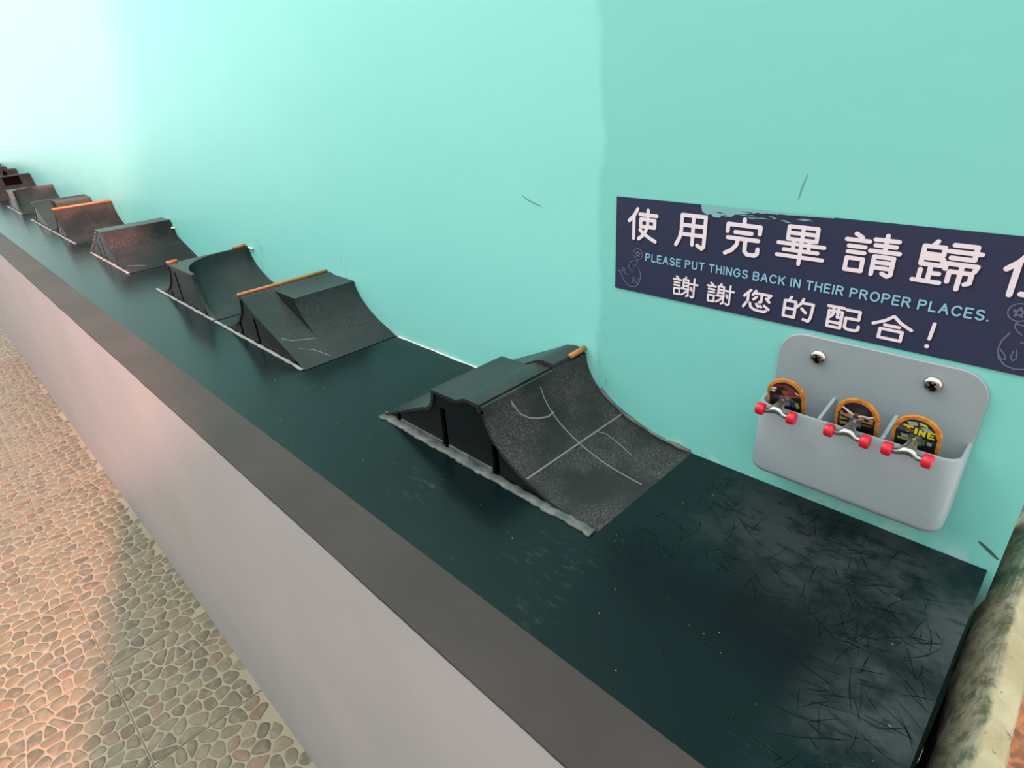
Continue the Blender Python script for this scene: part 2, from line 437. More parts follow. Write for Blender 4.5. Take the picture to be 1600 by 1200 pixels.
def panel(mb, prof, y, th, slots=(), drop=.006, zb=.0006, m=0):
    """upright side panel under a profile, open slots at the foot"""
    xs = sorted(set([p[0] for p in prof]+[a for s in slots for a in s[:2]]))
    def top(x, side):
        c = [za+(zb_-za)*((x-a)/(b-a)) for (a, za), (b, zb_) in zip(prof, prof[1:]) if b > a and ((a < x <= b) if side < 0 else (a <= x < b))]
        return max(c) if c else 0
    for a, b in zip(xs, xs[1:]):
        if b-a < 1e-6: continue
        lo = zb
        for s in slots:
            if s[0]-1e-6 <= a and b <= s[1]+1e-6: lo = s[2]
        za, zb_ = top(a, 1)-drop, top(b, -1)-drop
        if max(za, zb_) <= lo+1e-4: continue
        za = max(za, lo+1e-4); zb_ = max(zb_, lo+1e-4)
        mb.prism([(a, lo), (b, lo), (b, zb_), (a, za)], y, y+th, m)
def ramp_root(x0, x1, label, grp='toy skate ramps on the ledge'):
    e = empty('skate_ramp', (x0+x1)/2, YR/2, 0); tag(e, label, 'toy ramp', grp); return e
def bead(root, x0, x1, seed, r=.009, m='glue', y=None):
    lumpy(x0, x1, (y or YR)-.004, (y or YR)-.004, .002, r, seed, int(abs(x1-x0)*55), .7).build('glue_bead', M[m], root, True)
def strip_on(prof_z, pts, w=.0022, dz=.0009):
    """thin raised line through (x,y) points on a surface z=f(x,y)"""
    mb = MB(); out = []
    for (a, b) in zip(pts, pts[1:]):
        n = max(1, int(math.hypot(b[0]-a[0], b[1]-a[1])/.012))
        out += [(a[0]+(b[0]-a[0])*i/n, a[1]+(b[1]-a[1])*i/n) for i in range(n)]
    out.append(pts[-1]); v = []; f = []
    for i, p in enumerate(out):
        q = out[min(i+1, len(out)-1)]; o = out[max(i-1, 0)]; dx, dy = q[0]-o[0], q[1]-o[1]; L = math.hypot(dx, dy) or 1
        for s in (-1, 1):
            x, y = p[0]-dy/L*w*s, p[1]+dx/L*w*s; v.append((x, y, prof_z(x, y)+dz))
    for i in range(len(out)-1): f.append((2*i, 2*i+1, 2*i+3, 2*i+2))
    return mb.add(v, f)

# --- nearest ramp: long wedge with grind box, lip and speckled quarter-pipe
r1 = ramp_root(-1.606, -.695, 'nearest ramp, speckled quarter-pipe with scored lines, grind box and orange stub')
pQ = qp(-1.082, -.695, .212, 20)
cup = [(-1.365+.052*math.sin(a), .192-.077*math.cos(a)) for a in [i/8*math.pi/2 for i in range(9)]]
pA = [(-1.606, .002)]+cup+[(-1.20, .195), (-1.158, .214), (-1.098, .214), (-1.097, .200), (-1.0835, .200)]+pQ[1:]
pB = [(-1.606, .002), (-1.21, .195), (-1.158, .222), (-1.128, .228), (-1.090, .226), (-1.089, .214), (-1.082, .212)]+pQ[1:]
YB = -.150
def qlines(mb, prof, y0, y1, m): sheet(mb, prof, y0, y1, .011, m)
iq = len(pA)-len(pQ)+1
mb = MB(); sheet(mb, pA[:iq], YR, YB); sheet(mb, pB[:len(pB)-len(pQ)+1], YB, -.002); o = mb.build('platform', M['ramp'], r1); autosmooth(o, 30)
mb = MB(); sheet(mb, pQ, YR, -.002); o = mb.build('quarter_pipe', M['speckled'], r1); autosmooth(o, 30)
mb = MB(); mb.prism([(-1.45, .05)]+cup+[(-1.20, .193), (-1.16, .205), (-1.16, .05)], YB-.009, YB-.0005); mb.build('box_end', M['ramp'], r1)
mb = MB(); panel(mb, pA, YR+.006, .010, ((-1.530, -1.508, .034), (-1.288, -1.262, .140), (-1.066, -1.040, .098))); mb.build('side_panel', M['panel'], r1)
mb = MB(); mb.box(-1.60, -1.533, YR+.002, YR+.006, .0006, .012); mb.box(-1.505, -1.291, YR+.001, YR+.006, .0006, .018); mb.box(-1.259, -1.165, YR+.001, YR+.006, .0006, .018); mb.box(-1.160, -1.069, YR+.001, YR+.006, .0006, .018)
mb.build('foot_flange', M['glue_dark'], r1)
lumpy(-1.60, -.70, YR-.006, YR-.012, .0015, .016, 21, 90, .30, .22).build('glue_bead', M['glue_dark'], r1, True)
MB().tube([(-1.086, -.075, .226), (-1.086, -.004, .230)], .0085, 12).build('coping', M['orange'], r1, True)
zf1 = lambda x, y: zat(pQ, min(max(x, -1.081), -.6951))
for pts in ([(-1.078, -.221), (-.72, -.219)], [(-.932, -.444), (-.936, -.006)]): strip_on(zf1, pts).build('scored_line', M['groove'], r1)
for pts in ([(-1.078, -.343), (-1.062, -.327), (-1.048, -.303), (-1.040, -.28), (-1.032, -.241), (-1.035, -.214)], [(-.934, -.137), (-.911, -.120), (-.87, -.120), (-.84, -.126), (-.813, -.133)]):
    strip_on(zf1, pts, .0017).build('scored_line', M['groove'], r1)
o = lumpy(-1.02, -.70, -.003, -.003, .004, .008, 5, 22, .9).build('caulk', M['glue_dark'], r1, True)
for vtx in o.data.vertices:                                  # the caulk follows the curved edge along the wall
    wx = vtx.co.x/S+ORG[r1.name][0]; vtx.co.z += zf1(wx, 0)*S

# --- bank ramp with raised ledge box (also the farther copy)
def bank_box(dx, label, coping=True, sx=1.0, worn='ramp'):
    X = lambda x: -2.16+dx+(x+2.16)*sx
    mv = lambda pr: [(X(a), b) for a, b in pr]
    left = [(a, b) for a, b in reversed(qp(-2.676, -3.07, .211))]
    A = mv(left+[(-2.64, .212), (-2.60, .188), (-2.56, .163), (-2.16, .002)])
    bk = lambda x: .163*(-2.16-x)/.40
    cv = [(-2.443+.175*t, bk(-2.443+.175*t)+(.205-bk(-2.443))*(1-math.sqrt(max(0, 1-(1-t)**2)))) for t in [(i/12)**1.5 for i in range(13)]]
    Bp = mv(left+[(-2.64, .212), (-2.625, .205), (-2.443, .205)]+cv[1:]+[(-2.16, .002)])
    e = ramp_root(X(-3.07), X(-2.15), label)
    mb = MB(); sheet(mb, A, YR, -.30); sheet(mb, Bp, -.30, -.002); o = mb.build('riding_surface', M[worn], e); autosmooth(o, 28)
    tri = [(x, z) for x, z in Bp if X(-2.6) <= x <= X(-2.3)]
    poly = [(X(-2.555), .163)]+[(x, z-.002) for x, z in tri]
    poly = [(X(-2.625), .17)]+[(X(-2.623), .203)]+[(x, z-.001) for x, z in tri if x < X(-2.285)]+[(X(-2.285), .035)]
    mb = MB(); mb.prism(poly, -.3004, -.294); mb.build('box_side', M['panel'], e)
    mb = MB(); panel(mb, A, YR+.005, .010, ((X(-2.765), X(-2.742), .085), (X(-2.585), X(-2.562), .125), (X(-2.245), X(-2.226), .026))); mb.build('side_panel', M['panel'], e)
    bead(e, X(-3.07), X(-2.17), 31+int(abs(dx)))
    if coping: MB().tube([(X(-2.676), YR, .216), (X(-2.676), -.006, .216)], .0075, 10).build('coping', M['orange'], e, True)
    fa = lambda x, y: zat(A, x)
    if dx == 0:
        for pts in ([(-2.36, -.43), (-2.33, -.40), (-2.31, -.34), (-2.30, -.31)], [(-2.275, -.40), (-2.245, -.355), (-2.215, -.335), (-2.185, -.318)]): strip_on(fa, pts, .0012).build('scratch', M['scratch'], e)
    return e
bank_box(0, 'bank ramp with full-length orange coping and raised ledge box, second nearest')

# --- platform with scooped bowl corner (also the farther copy)
def bowl(dx, label, stubs=True, sx=1.0):
    X = lambda x: -3.08+dx+(x+3.08)*sx
    left = [(a, b) for a, b in reversed(qp(-3.605, -3.985, .211))]
    fr = left+[(-3.245, .211)]+qp(-3.243, -3.085, .205, 12)
    ys = [YR, YR+.018, YR+.0205, YR+.022, YR+.0245, YR+.028, YR+.034, YR+.044, YR+.06, YR+.08, YR+.10, YR+.13, YR+.16, YR+.20, YR+.25, YR+.30, YR+.36, YR+.40, -.002]
    def lip(y):
        if y < YR+.02: return -3.243
        t = min(1, (y-(YR+.02))/.26); return -3.27-(3.59-3.27)*(1-(1-t)**2)**.5
    v = []; f = []; k = len(ys)
    def row(y):
        l = lip(y); out = [(x, z) for x, z in left]+[(-3.604+(l+3.604)*i/6, .211) for i in range(1, 7)]
        return out+[(l+(-3.085-l)*t, max(.002, .209*(1-math.sqrt(max(0, 1-(1-t)**2))))) for t in [(i/22)**1.5 for i in range(1, 23)]]
    n = len(row(-.1))
    for y in ys:
        for x, z in row(y): v.append((X(x), y, max(.002, z)))
    for y in ys:
        for x, z in row(y): v.append((X(x), y, max(.0003, z-.010)))
    for j in range(k-1):
        for i in range(n-1):
            a = j*n+i; f.append((a, a+1, a+n+1, a+n)); b = a+n*k; f.append((b+n, b+n+1, b+1, b))
    for i in range(n-1):
        f.append((i, n*k+i, n*k+i+1, i+1)); a = (k-1)*n+i; f.append((a, a+1, n*k+a+1, n*k+a))
    for j in range(k-1):
        a = j*n; f.append((a, a+n, n*k+a+n, n*k+a)); a = j*n+n-1; f.append((a, n*k+a, n*k+a+n, a+n))
    e = ramp_root(X(-3.985), X(-3.085), label)
    o = mk('riding_surface', v, f, M['ramp'], e); autosmooth(o, 30)
    frx = [(X(a), b) for a, b in fr]
    mb = MB(); panel(mb, frx, YR+.005, .010, ((X(-3.705), X(-3.685), .085), (X(-3.545), X(-3.52), .175), (X(-3.215), X(-3.195), .06))); mb.build('side_panel', M['panel'], e)
    bead(e, X(-3.97), X(-3.09), 41+int(abs(dx)))
    if stubs:
        MB().tube([(X(-3.607), YR, .216), (X(-3.607), YR+.055, .216)], .0085, 10).build('coping', M['orange'], e, True)
        MB().tube([(X(-3.607), -.085, .216), (X(-3.607), -.01, .216)], .0085, 10).build('coping', M['orange'], e, True)
        lumpy(X(-3.58), X(-3.52), -.006, -.004, .205, .008, 3, 6).build('caulk', M['caulk'], e, True)
    return e
bowl(0, 'scooped bowl-corner ramp with two short orange coping stubs, joined to the bank ramp')

# --- stair-backed bank
r4 = ramp_root(-5.50, -4.53, 'ramp with a little staircase at its back and a steep upper wall')
st = [(-5.50, .002)]
for i in range(8):
    x = -5.50+.456*i/8; z = .222*(i+1)/8; st += [(x+.001, z), (x+.456/8, z)]
p4 = st[:-1]+[(-4.93, .224), (-4.918, .222)]+[(-4.918+.055*t, .222-.107*(t*1.35-.35*t*t)) for t in [i/6 for i in range(1, 7)]]+[(-4.845, .108), (-4.53, .002)]
mb = MB(); sheet(mb, p4[:17], YR, -.002, .009); mb.build('stairs', M['ramp'], r4)
mb = MB(); sheet(mb, p4[16:], YR, -.002); o = mb.build('riding_surface', M['worn'], r4); autosmooth(o, 18)
mb = MB(); panel(mb, p4, YR+.005, .010, ((-5.22, -5.19, .11), (-5.08, -5.05, .165), (-4.80, -4.775, .065))); mb.build('side_panel', M['panel'], r4)
bead(r4, -5.49, -4.54, 51, .011)
lumpy(-4.9, -4.86, -.006, -.006, .17, .010, 6, 5).build('caulk', M['caulk'], r4, True)
f4 = lambda x, y: zat(p4, x)
strip_on(f4, [(-4.62, -.43), (-4.60, -.38), (-4.575, -.33)], .0016).build('scratch', M['scratch'], r4)

# --- plain quarter-pipe with full orange coping
r5 = ramp_root(-6.85, -6.0, 'double-sided quarter-pipe with full orange coping and centre seam')
p5 = [(a, b) for a, b in reversed(qp(-6.475, -6.85, .228))]+qp(-6.445, -6.0, .228, 18)
mb = MB(); sheet(mb, p5, YR, -.002); o = mb.build('riding_surface', M['worn'], r5); autosmooth(o, 30)
mb = MB(); panel(mb, p5, YR+.005, .010, ((-6.60, -6.57, .09), (-6.46, -6.43, .15), (-6.32, -6.29, .05))); mb.build('side_panel', M['panel'], r5)
MB().tube([(-6.458, YR-.002, .234), (-6.458, -.006, .234)], .009, 10).build('coping', M['orange'], r5, True)
strip_on(lambda x, y: zat(p5, x), [(-6.43, -.225), (-6.05, -.225)], .0025).build('seam', M['seam'], r5)
bead(r5, -6.84, -6.01, 52, .010)

e6 = bank_box(-4.78, 'bank ramp with raised ledge box and no orange trim, behind the orange-coped quarter-pipe')
for c in list(e6.children):
    if c.name.startswith('coping'): bpy.data.objects.remove(c)
e7 = bowl(-5.34, 'distant scooped bowl-corner ramp with pale rim, far left of the row', stubs=False)

# --- far steep ramps with openings
def holed_block(x0, x1, top0, top1, h, y0, y1, hole, mb, arch=False):
    """block with a steep right face (top1,h)-(x1,0) and an opening cut into that face"""
    hy0, hy1, hz0, hz1 = hole
    def fx(z): return top1+(x1-top1)*(1-z/h)
    prof = [(x0, 0), (top0, h), (top1, h), (x1, 0)]
    for a, b in ((y0, hy0), (hy1, y1)): mb.prism(prof, a, b)
    mb.prism([(top0, h), (top1, h), (fx(hz1), hz1), (top0+(x0-top0)*(1-hz1/h), hz1)], hy0, hy1)
    mb.prism([(x0, 0), (x0+(top0-x0)*hz0/h, hz0), (fx(hz0), hz0), (x1, 0)], hy0, hy1)
    if arch:
        for s in (0, 1):
            for i in range(4):
                a0, a1 = i/4*math.pi/2, (i+1)/4*math.pi/2; w = (hy1-hy0)/2; yc = (hy0+hy1)/2; sg = -1 if s == 0 else 1
                ya, yb = yc+sg*w*math.cos(a0), yc+sg*w*math.cos(a1); zc = hz1-.04+.04*math.sin((a0+a1)/2)
                mb.prism([(top0, hz1), (fx(hz1), hz1), (fx(zc), zc), (top0, zc)], min(ya, yb), max(ya, yb))
r8 = ramp_root(-10.75, -9.98, 'distant steep ramp with a square black opening in its face')
mb = MB(); holed_block(-10.75, -9.98, -10.32, -10.22, .262, YR, -.002, (-.305, -.125, .150, .250), mb); mb.build('body', M['worn'], r8)
MB().box(-10.5, -10.34, -.31, -.12, .12, .249).build('dark_backing', M['slot'], r8)
bead(r8, -10.7, -10.0, 61, .011)
r9 = ramp_root(-11.9, -11.05, 'farthest reddish ramp with a small arched opening, by the left picture edge')
mb = MB(); holed_block(-11.9, -11.05, -11.5, -11.2, .312, YR, -.10, (-.175, -.125, .17, .262), mb, True)
mb.prism([(-11.7, 0), (-11.4, .268), (-11.19, .268), (-11.02, 0)], -.10, -.002); mb.build('body', M['worn'], r9)
MB().box(-11.6, -11.52, -.18, -.12, .16, .27).build('dark_backing', M['slot'], r9)
bead(r9, -11.8, -11.1, 62, .011)
r10 = ramp_root(-13.1, -12.3, 'last ramp of the row, half hidden at the left picture edge')
mb = MB(); mb.prism([(-13.1, 0), (-12.75, .285), (-12.6, .285), (-12.3, 0)], YR, -.002); mb.build('body', M['worn'], r10)
bead(r10, -13.0, -12.35, 63, .011)

# ------------------------------------------------------------------ wall sign
SX0, SX1, SZ0, SZ1 = -.975, -.004, .448, .700
sign = empty('wall_sign', (SX0+SX1)/2, 0, SZ0); tag(sign, 'navy blue wall sticker with white and light blue lettering above the grey pocket', 'sign')
MB().box(SX0, SX1, -.0030, -.0002, SZ0, SZ1).build('backing_sheet', M['navy'], sign)
def disc(mb, x, z, r, y, n=12, m=0):
    y -= len(mb.f)*3e-6
    mb.add([(x+r*math.cos(2*math.pi*k/n), y, z+r*math.sin(2*math.pi*k/n)) for k in range(n)], [tuple(range(n))], m)
def stroke(mb, pts, w, y, m=0, caps=True):
    y -= len(mb.f)*3e-6
    for (a, b) in zip(pts, pts[1:]):
        dx, dz = b[0]-a[0], b[1]-a[1]; L = math.hypot(dx, dz)
        if L < 1e-9: continue
        nx, nz = -dz/L*w, dx/L*w; y -= 3e-6
        mb.add([(a[0]+nx, y, a[1]+nz), (a[0]-nx, y, a[1]-nz), (b[0]-nx, y, b[1]-nz), (b[0]+nx, y, b[1]+nz)], [(0, 1, 2, 3)], m)
    y += len(mb.f)*3e-6-.00002
    for p in pts: disc(mb, p[0], p[1], w, y, 12, m)
YAN = lambda a, b: [[(a+(b-a)*.38, 98), (a+(b-a)*.66, 90)], [(a, 82), (b, 82)], [(a+(b-a)*.14, 66), (a+(b-a)*.86, 66)], [(a+(b-a)*.14, 51), (a+(b-a)*.86, 51)],
                    [(a+(b-a)*.14, 35), (a+(b-a)*.86, 35), (a+(b-a)*.86, 4), (a+(b-a)*.14, 4), (a+(b-a)*.14, 35)]]
REN = [[(32, 98), (20, 76), (3, 58)], [(20, 76), (20, 1)]]
G = {
 'shi': REN+[[(40, 82), (98, 82)], [(68, 97), (68, 48), (62, 30), (52, 14), (38, 2)], [(44, 67), (92, 67), (92, 44), (44, 44), (44, 67)], [(42, 32), (60, 18), (78, 8), (96, 0)]],
 'yong': [[(18, 96), (18, 50), (14, 26), (3, 2)], [(18, 96), (90, 96), (90, 6), (84, 0), (70, 8)], [(18, 66), (90, 66)], [(18, 38), (90, 38)], [(54, 96), (54, 8)]],
 'wan': [[(50, 102), (50, 86)], [(6, 64), (6, 85), (94, 85), (94, 66)], [(28, 64), (72, 64)], [(8, 46), (92, 46)], [(38, 46), (34, 26), (22, 10), (4, -1)], [(58, 46), (58, 12), (66, 3), (86, 3), (93, 9), (93, 22)]],
 'bi': [[(20, 98), (82, 98), (82, 64), (20, 64), (20, 98)], [(20, 81), (82, 81)], [(51, 98), (51, -2)], [(0, 51), (100, 51)], [(34, 63), (34, 36)], [(68, 63), (68, 36)], [(14, 34), (88, 34)], [(0, 17), (100, 17)]],
 'qing': YAN(0, 44)+[[(75, 101), (75, 60)], [(54, 89), (97, 89)], [(56, 75), (94, 75)], [(48, 60), (102, 60)], [(58, 47), (58, 1)], [(58, 47), (94, 47), (94, 5), (88, 0), (78, 6)], [(58, 33), (94, 33)], [(58, 19), (94, 19)]],
 'gui': [[(28, 101), (22, 90)], [(8, 88), (42, 88), (42, 70), (8, 70)], [(8, 88), (8, 45), (44, 45), (44, 60), (8, 60)], [(26, 44), (26, 4)], [(27, 25), (42, 25)], [(10, 31), (10, 4)], [(0, 4), (46, 4)],
         [(56, 97), (92, 97), (92, 67)], [(50, 82), (101, 82)], [(55, 67), (92, 67)], [(50, 40), (50, 53), (100, 53), (97, 41)], [(58, 10), (58, 35), (94, 35), (94, 13), (87, 9)], [(76, 47), (76, -5)]],
 'wei': REN+[[(70, 98), (70, 84)], [(42, 76), (98, 76)], [(54, 62), (60, 24)], [(86, 62), (78, 6)], [(38, 6), (100, 6)]],
 'xie': YAN(0, 32)+[[(53, 101), (49, 90)], [(43, 88), (43, 39)], [(43, 88), (64, 88), (64, 6), (57, 1)], [(43, 72), (64, 72)], [(43, 56), (64, 56)], [(36, 39), (66, 39)], [(63, 38), (52, 20), (37, 6)], [(71, 71), (102, 71)], [(88, 99), (88, 6), (82, 0), (74, 5)], [(75, 51), (79, 36)]],
 'nin': [[(24, 99), (2, 66)], [(16, 82), (16, 46)], [(42, 99), (32, 78)], [(37, 88), (95, 88), (88, 75)], [(64, 87), (64, 50), (57, 47)], [(46, 70), (36, 56)], [(80, 70), (92, 56)], [(11, 34), (2, 12)], [(25, 36), (28, 18), (42, 6), (78, 4), (84, 10)], [(48, 36), (55, 24)], [(76, 34), (93, 20)], [(62, 30), (66, 24)]],
 'de': [[(24, 101), (18, 84)], [(5, 82), (41, 82), (41, 8), (5, 8), (5, 82)], [(5, 46), (41, 46)], [(64, 101), (58, 80), (48, 63)], [(60, 84), (97, 84), (94, 22), (88, 3), (72, 8)], [(62, 57), (76, 40)]],
 'pei': [[(0, 95), (48, 95)], [(5, 75), (45, 75), (45, 3), (5, 3), (5, 75)], [(18, 94), (18, 60), (10, 46)], [(32, 94), (32, 50), (43, 48)], [(5, 24), (45, 24)], [(56, 91), (95, 91), (95, 55), (58, 55), (58, 14), (66, 5), (90, 5), (98, 12), (98, 26)]],
 'he': [[(50, 101), (28, 76), (-2, 56)], [(50, 101), (72, 76), (102, 56)], [(30, 58), (70, 58)], [(20, 40), (80, 40), (80, 1), (20, 1), (20, 40)]],
 'bang': [[(50, 102), (47, 36)]],
}
def glyph(key, cx, cz, w, h, sw):
    for nm, m, ox, oz, y in (('print_shadow', 'shadowprint', .0030, -.0036, -.0034), ('character', 'white', 0, 0, -.0040)):
        mb = MB()
        for s in G[key]: stroke(mb, [(cx+(a/100-.5)*w+ox, cz+(b/100-.5)*h+oz) for a, b in s], sw, y)
        if key == 'bang': disc(mb, cx-.003+ox, cz-h*.46+oz, sw*1.3, y, 14)
        mb.build(nm, M[m], sign)
for k, cx in zip(('shi', 'yong', 'wan', 'bi', 'qing', 'gui', 'wei'), (-.891, -.748, -.616, -.484, -.345, -.214, -.082)):
    glyph(k, cx, .635, .088 if k not in ('bi', 'qing', 'gui') else .098, .080, .0049 if k not in ('bi', 'gui', 'qing') else .0043)
for k, cx in zip(('xie', 'xie', 'nin', 'de', 'pei', 'he', 'bang'), (-.755, -.658, -.563, -.468, -.371, -.277, -.206)):
    glyph(k, cx, .4905, .068, .050, .0026 if k == 'xie' else .0033)
def _arc(cx, cz, rx, rz, a0, a1, n=10): return [(cx+rx*math.cos(math.radians(a0+(a1-a0)*i/n)), cz+rz*math.sin(math.radians(a0+(a1-a0)*i/n))) for i in range(n+1)]
bowlP = [(0, 100), (35, 100)]+_arc(35, 76, 25, 24, 90, -90)+[(0, 52)]
FT = {                                                      # plain sans capitals: (advance, strokes)
 'P': (62, [[(0, 0), (0, 100)], bowlP]), 'L': (50, [[(0, 100), (0, 0), (50, 0)]]), 'E': (54, [[(54, 100), (0, 100), (0, 0), (54, 0)], [(0, 52), (48, 52)]]),
 'A': (70, [[(0, 0), (35, 100), (70, 0)], [(13, 36), (57, 36)]]), 'U': (64, [[(0, 100), (0, 30)]+_arc(32, 30, 32, 30, 180, 360)+[(64, 100)]]),
 'S': (60, [_arc(30, 75, 27, 25, 25, 270)+_arc(30, 25, 30, 25, 90, -155)]), 'T': (62, [[(0, 100), (62, 100)], [(31, 100), (31, 0)]]), 'H': (62, [[(0, 0), (0, 100)], [(62, 0), (62, 100)], [(0, 52), (62, 52)]]),
 'I': (0, [[(0, 0), (0, 100)]]), 'N': (62, [[(0, 0), (0, 100), (62, 0), (62, 100)]]), 'G': (74, [_arc(38, 50, 38, 50, 42, 318, 20)+[(74, 46), (42, 46)]]), 'B': (62, [[(0, 0), (0, 100)], bowlP, [(35, 52)]+_arc(35, 26, 27, 26, 90, -90)+[(0, 0)]]),
 'C': (70, [_arc(38, 50, 38, 50, 42, 318, 20)]), 'K': (62, [[(0, 0), (0, 100)], [(60, 100), (0, 38)], [(22, 60), (62, 0)]]), 'R': (66, [[(0, 0), (0, 100)], bowlP, [(34, 52), (64, 0)]]), 'O': (78, [_arc(39, 50, 39, 50, 0, 360, 24)]), '.': (0, [[(0, 3), (0, 4)]])}
txt = 'PLEASE PUT THINGS BACK IN THEIR PROPER PLACES.'; pen = 0; parts = []
for ch in txt:
    if ch == ' ': pen += 42; continue
    adv, st_ = FT[ch]; parts += [[(a+pen, b) for a, b in q] for q in st_]; pen += adv+36
kx = (.878-.129)/(pen-36); kz = .0180/100; mb = MB()
for q in parts: stroke(mb, [(-.876+a*kx, .5415+b*kz) for a, b in q], .0018, -.0041)
mb.build('lettering', M['bluetext'], sign)
def seal(cx, cz, s, flip):                                   # faint line drawing: seal balancing a starred ball
    mb = MB(); w = .0010*s/.1*1.0+.0002
    P = lambda pts: [(cx+(a*flip)*s, cz+b*s) for a, b in pts]
    arc = lambda x, z, r, a0, a1, n=18: [(x+r*math.cos(math.radians(a0+(a1-a0)*i/n)), z+r*math.sin(math.radians(a0+(a1-a0)*i/n))) for i in range(n+1)]
    stroke(mb, P(arc(.20, .78, .17, 0, 360, 24)), w, -.0038)
    star = []
    for i in range(11): rr_ = .095 if i % 2 == 0 else .04; a = math.pi/2+i*math.pi/5; star.append((.20+rr_*math.cos(a), .78+rr_*math.sin(a)))
    stroke(mb, P(star), w*1.3, -.0038)
    stroke(mb, P([(.20, .60), (.16, .55), (.05, .55), (-.06, .49), (-.12, .38), (-.12, .28), (-.05, .22), (.04, .22)]), w, -.0038)   # head
    stroke(mb, P([(.20, .60), (.20, .50), (.14, .42), (.06, .37)]), w, -.0038)
    stroke(mb, P([(.24, .36), (.32, .18), (.33, 0), (.28, -.16), (.16, -.28), (0, -.32), (-.16, -.28), (-.30, -.14), (-.40, .04), (-.52, .14), (-.44, .17), (-.36, .12), (-.34, .26), (-.28, .24), (-.28, .08), (-.16, .06)]), w*1.2, -.0038)
    stroke(mb, P([(.06, .06), (.02, -.10), (.06, -.16), (.11, -.10), (.10, .02)]), w, -.0038)
    stroke(mb, P([(.30, .02), (.20, -.08), (.17, -.16), (.23, -.18), (.30, -.08)]), w, -.0038)
    disc(mb, cx+.02*flip*s, cz+.42*s, w*1.4, -.0038)
    mb.build('line_drawing', M['faint'], sign)
seal(-.919, .488, .086, 1); seal(-.066, .490, .098, -1)
rs = random.Random(17); mb = MB()                            # mint paint brushed over the top rim of the sticker
v = []; n = 40
for i in range(n+1):
    t = i/n; x = -.728+.30*t; d = (.020*math.exp(-((t-.16)/.16)**2)+.010*(1-t))*rs.uniform(.6, 1.0)+.001
    v += [(x, -.0043, SZ1+.001), (x+.004, -.0043, SZ1-d)]
mb.add(v, [(2*i, 2*i+1, 2*i+3, 2*i+2) for i in range(n)])
for i in range(14):
    x = -.70+rs.random()*.26; z = SZ1-.006-rs.random()*.014; L = .01+rs.random()*.03
    mb.add([(x, -.0043, z), (x+L*.5, -.0043, z-.0012), (x+L, -.0043, z-.001), (x+L*.5, -.0043, z+.001)], [(0, 1, 2, 3)])
mb.build('paint_smear', M['smear'], sign)

# ------------------------------------------------------------------ grey wall pocket
BX0, BX1, BZ0, BZR, BZ1, BY = -.493, -.086, .098, .287, .438, -.105
box = empty('wall_pocket', (BX0+BX1)/2, 0, BZ0); tag(box, 'grey plastic wall pocket screwed to the mint wall, holding three fingerboards', 'holder')
def rrect(x0, x1, z0, z1, r, n=8):
    out = []
    for cx, cz, a in ((x1-r, z0+r, -90), (x1-r, z1-r, 0), (x0+r, z1-r, 90), (x0+r, z0+r, 180)):
        for i in range(n+1): w = math.radians(a+90*i/n); out.append((cx+r*math.cos(w), cz+r*math.sin(w)))
    return out
out = rrect(BX0, BX1, BZ0+.01, BZ1, .055); inn = rrect(BX0+.0022, BX1-.0022, BZ0+.0122, BZ1-.0022, .053)
n = len(out); v = [(x, -.001, z) for x, z in out]+[(x, -.0085, z) for x, z in out]+[(x, -.0105, z) for x, z in inn]
f = [(k*n+i, k*n+(i+1) % n, (k+1)*n+(i+1) % n, (k+1)*n+i) for k in (0, 1) for i in range(n)]+[tuple(range(n)), tuple(range(3*n-1, 2*n-1, -1))]
o = mk('back_plate', v, f, M['greybox'], box); autosmooth(o, 40)
def ulev(inset, z, yb, r):
    x0, x1, y = BX0+inset, BX1-inset, BY+inset; r = max(r, .004); o = [(x0, yb, z)]
    for i in range(9): w = math.radians(180+90*i/8); o.append((x0+r+r*math.cos(w), y+r+r*math.sin(w), z))
    for i in range(9): w = math.radians(270+90*i/8); o.append((x1-r+r*math.cos(w), y+r+r*math.sin(w), z))
    return o+[(x1, yb, z)]
TH = .0085; R0 = .036; RB = .020; rings = []
for i in range(7):
    a = i/6*math.pi/2; rings.append(ulev(RB*(1-math.sin(a)), BZ0+RB*(1-math.cos(a)), -.0104, R0-RB*(1-math.sin(a))*.6))
rings += [ulev(0, BZR-.003, -.0104, R0), ulev(.002, BZR, -.0104, R0-.002), ulev(TH-.002, BZR, -.0104, R0-TH+.002), ulev(TH, BZR-.003, -.0104, R0-TH), ulev(TH, BZ0+TH+.01, -.0104, R0-TH), ulev(TH+.01, BZ0+TH, -.0104, R0-TH-.01)]
n = len(rings[0]); v = [p for r in rings for p in r]
f = [(k*n+i, k*n+i+1, (k+1)*n+i+1, (k+1)*n+i) for k in range(len(rings)-1) for i in range(n-1)]
f += [tuple(range(n)), tuple((len(rings)-1)*n+i for i in range(n))[::-1]]
o = mk('bin', v, f, M['greybox'], box); autosmooth(o, 40)
for x in (-.353, -.2265):
    mb = MB(); mb.box(x-.0035, x+.0035, BY+TH+.0005, -.0108, BZ0+.012, BZR-.001)
    mb.v = [(a, b, c+(.018*(b-BY)/.1 if c > .2 else 0)) for a, b, c in mb.v]; mb.build('divider', M['greybox'], box)
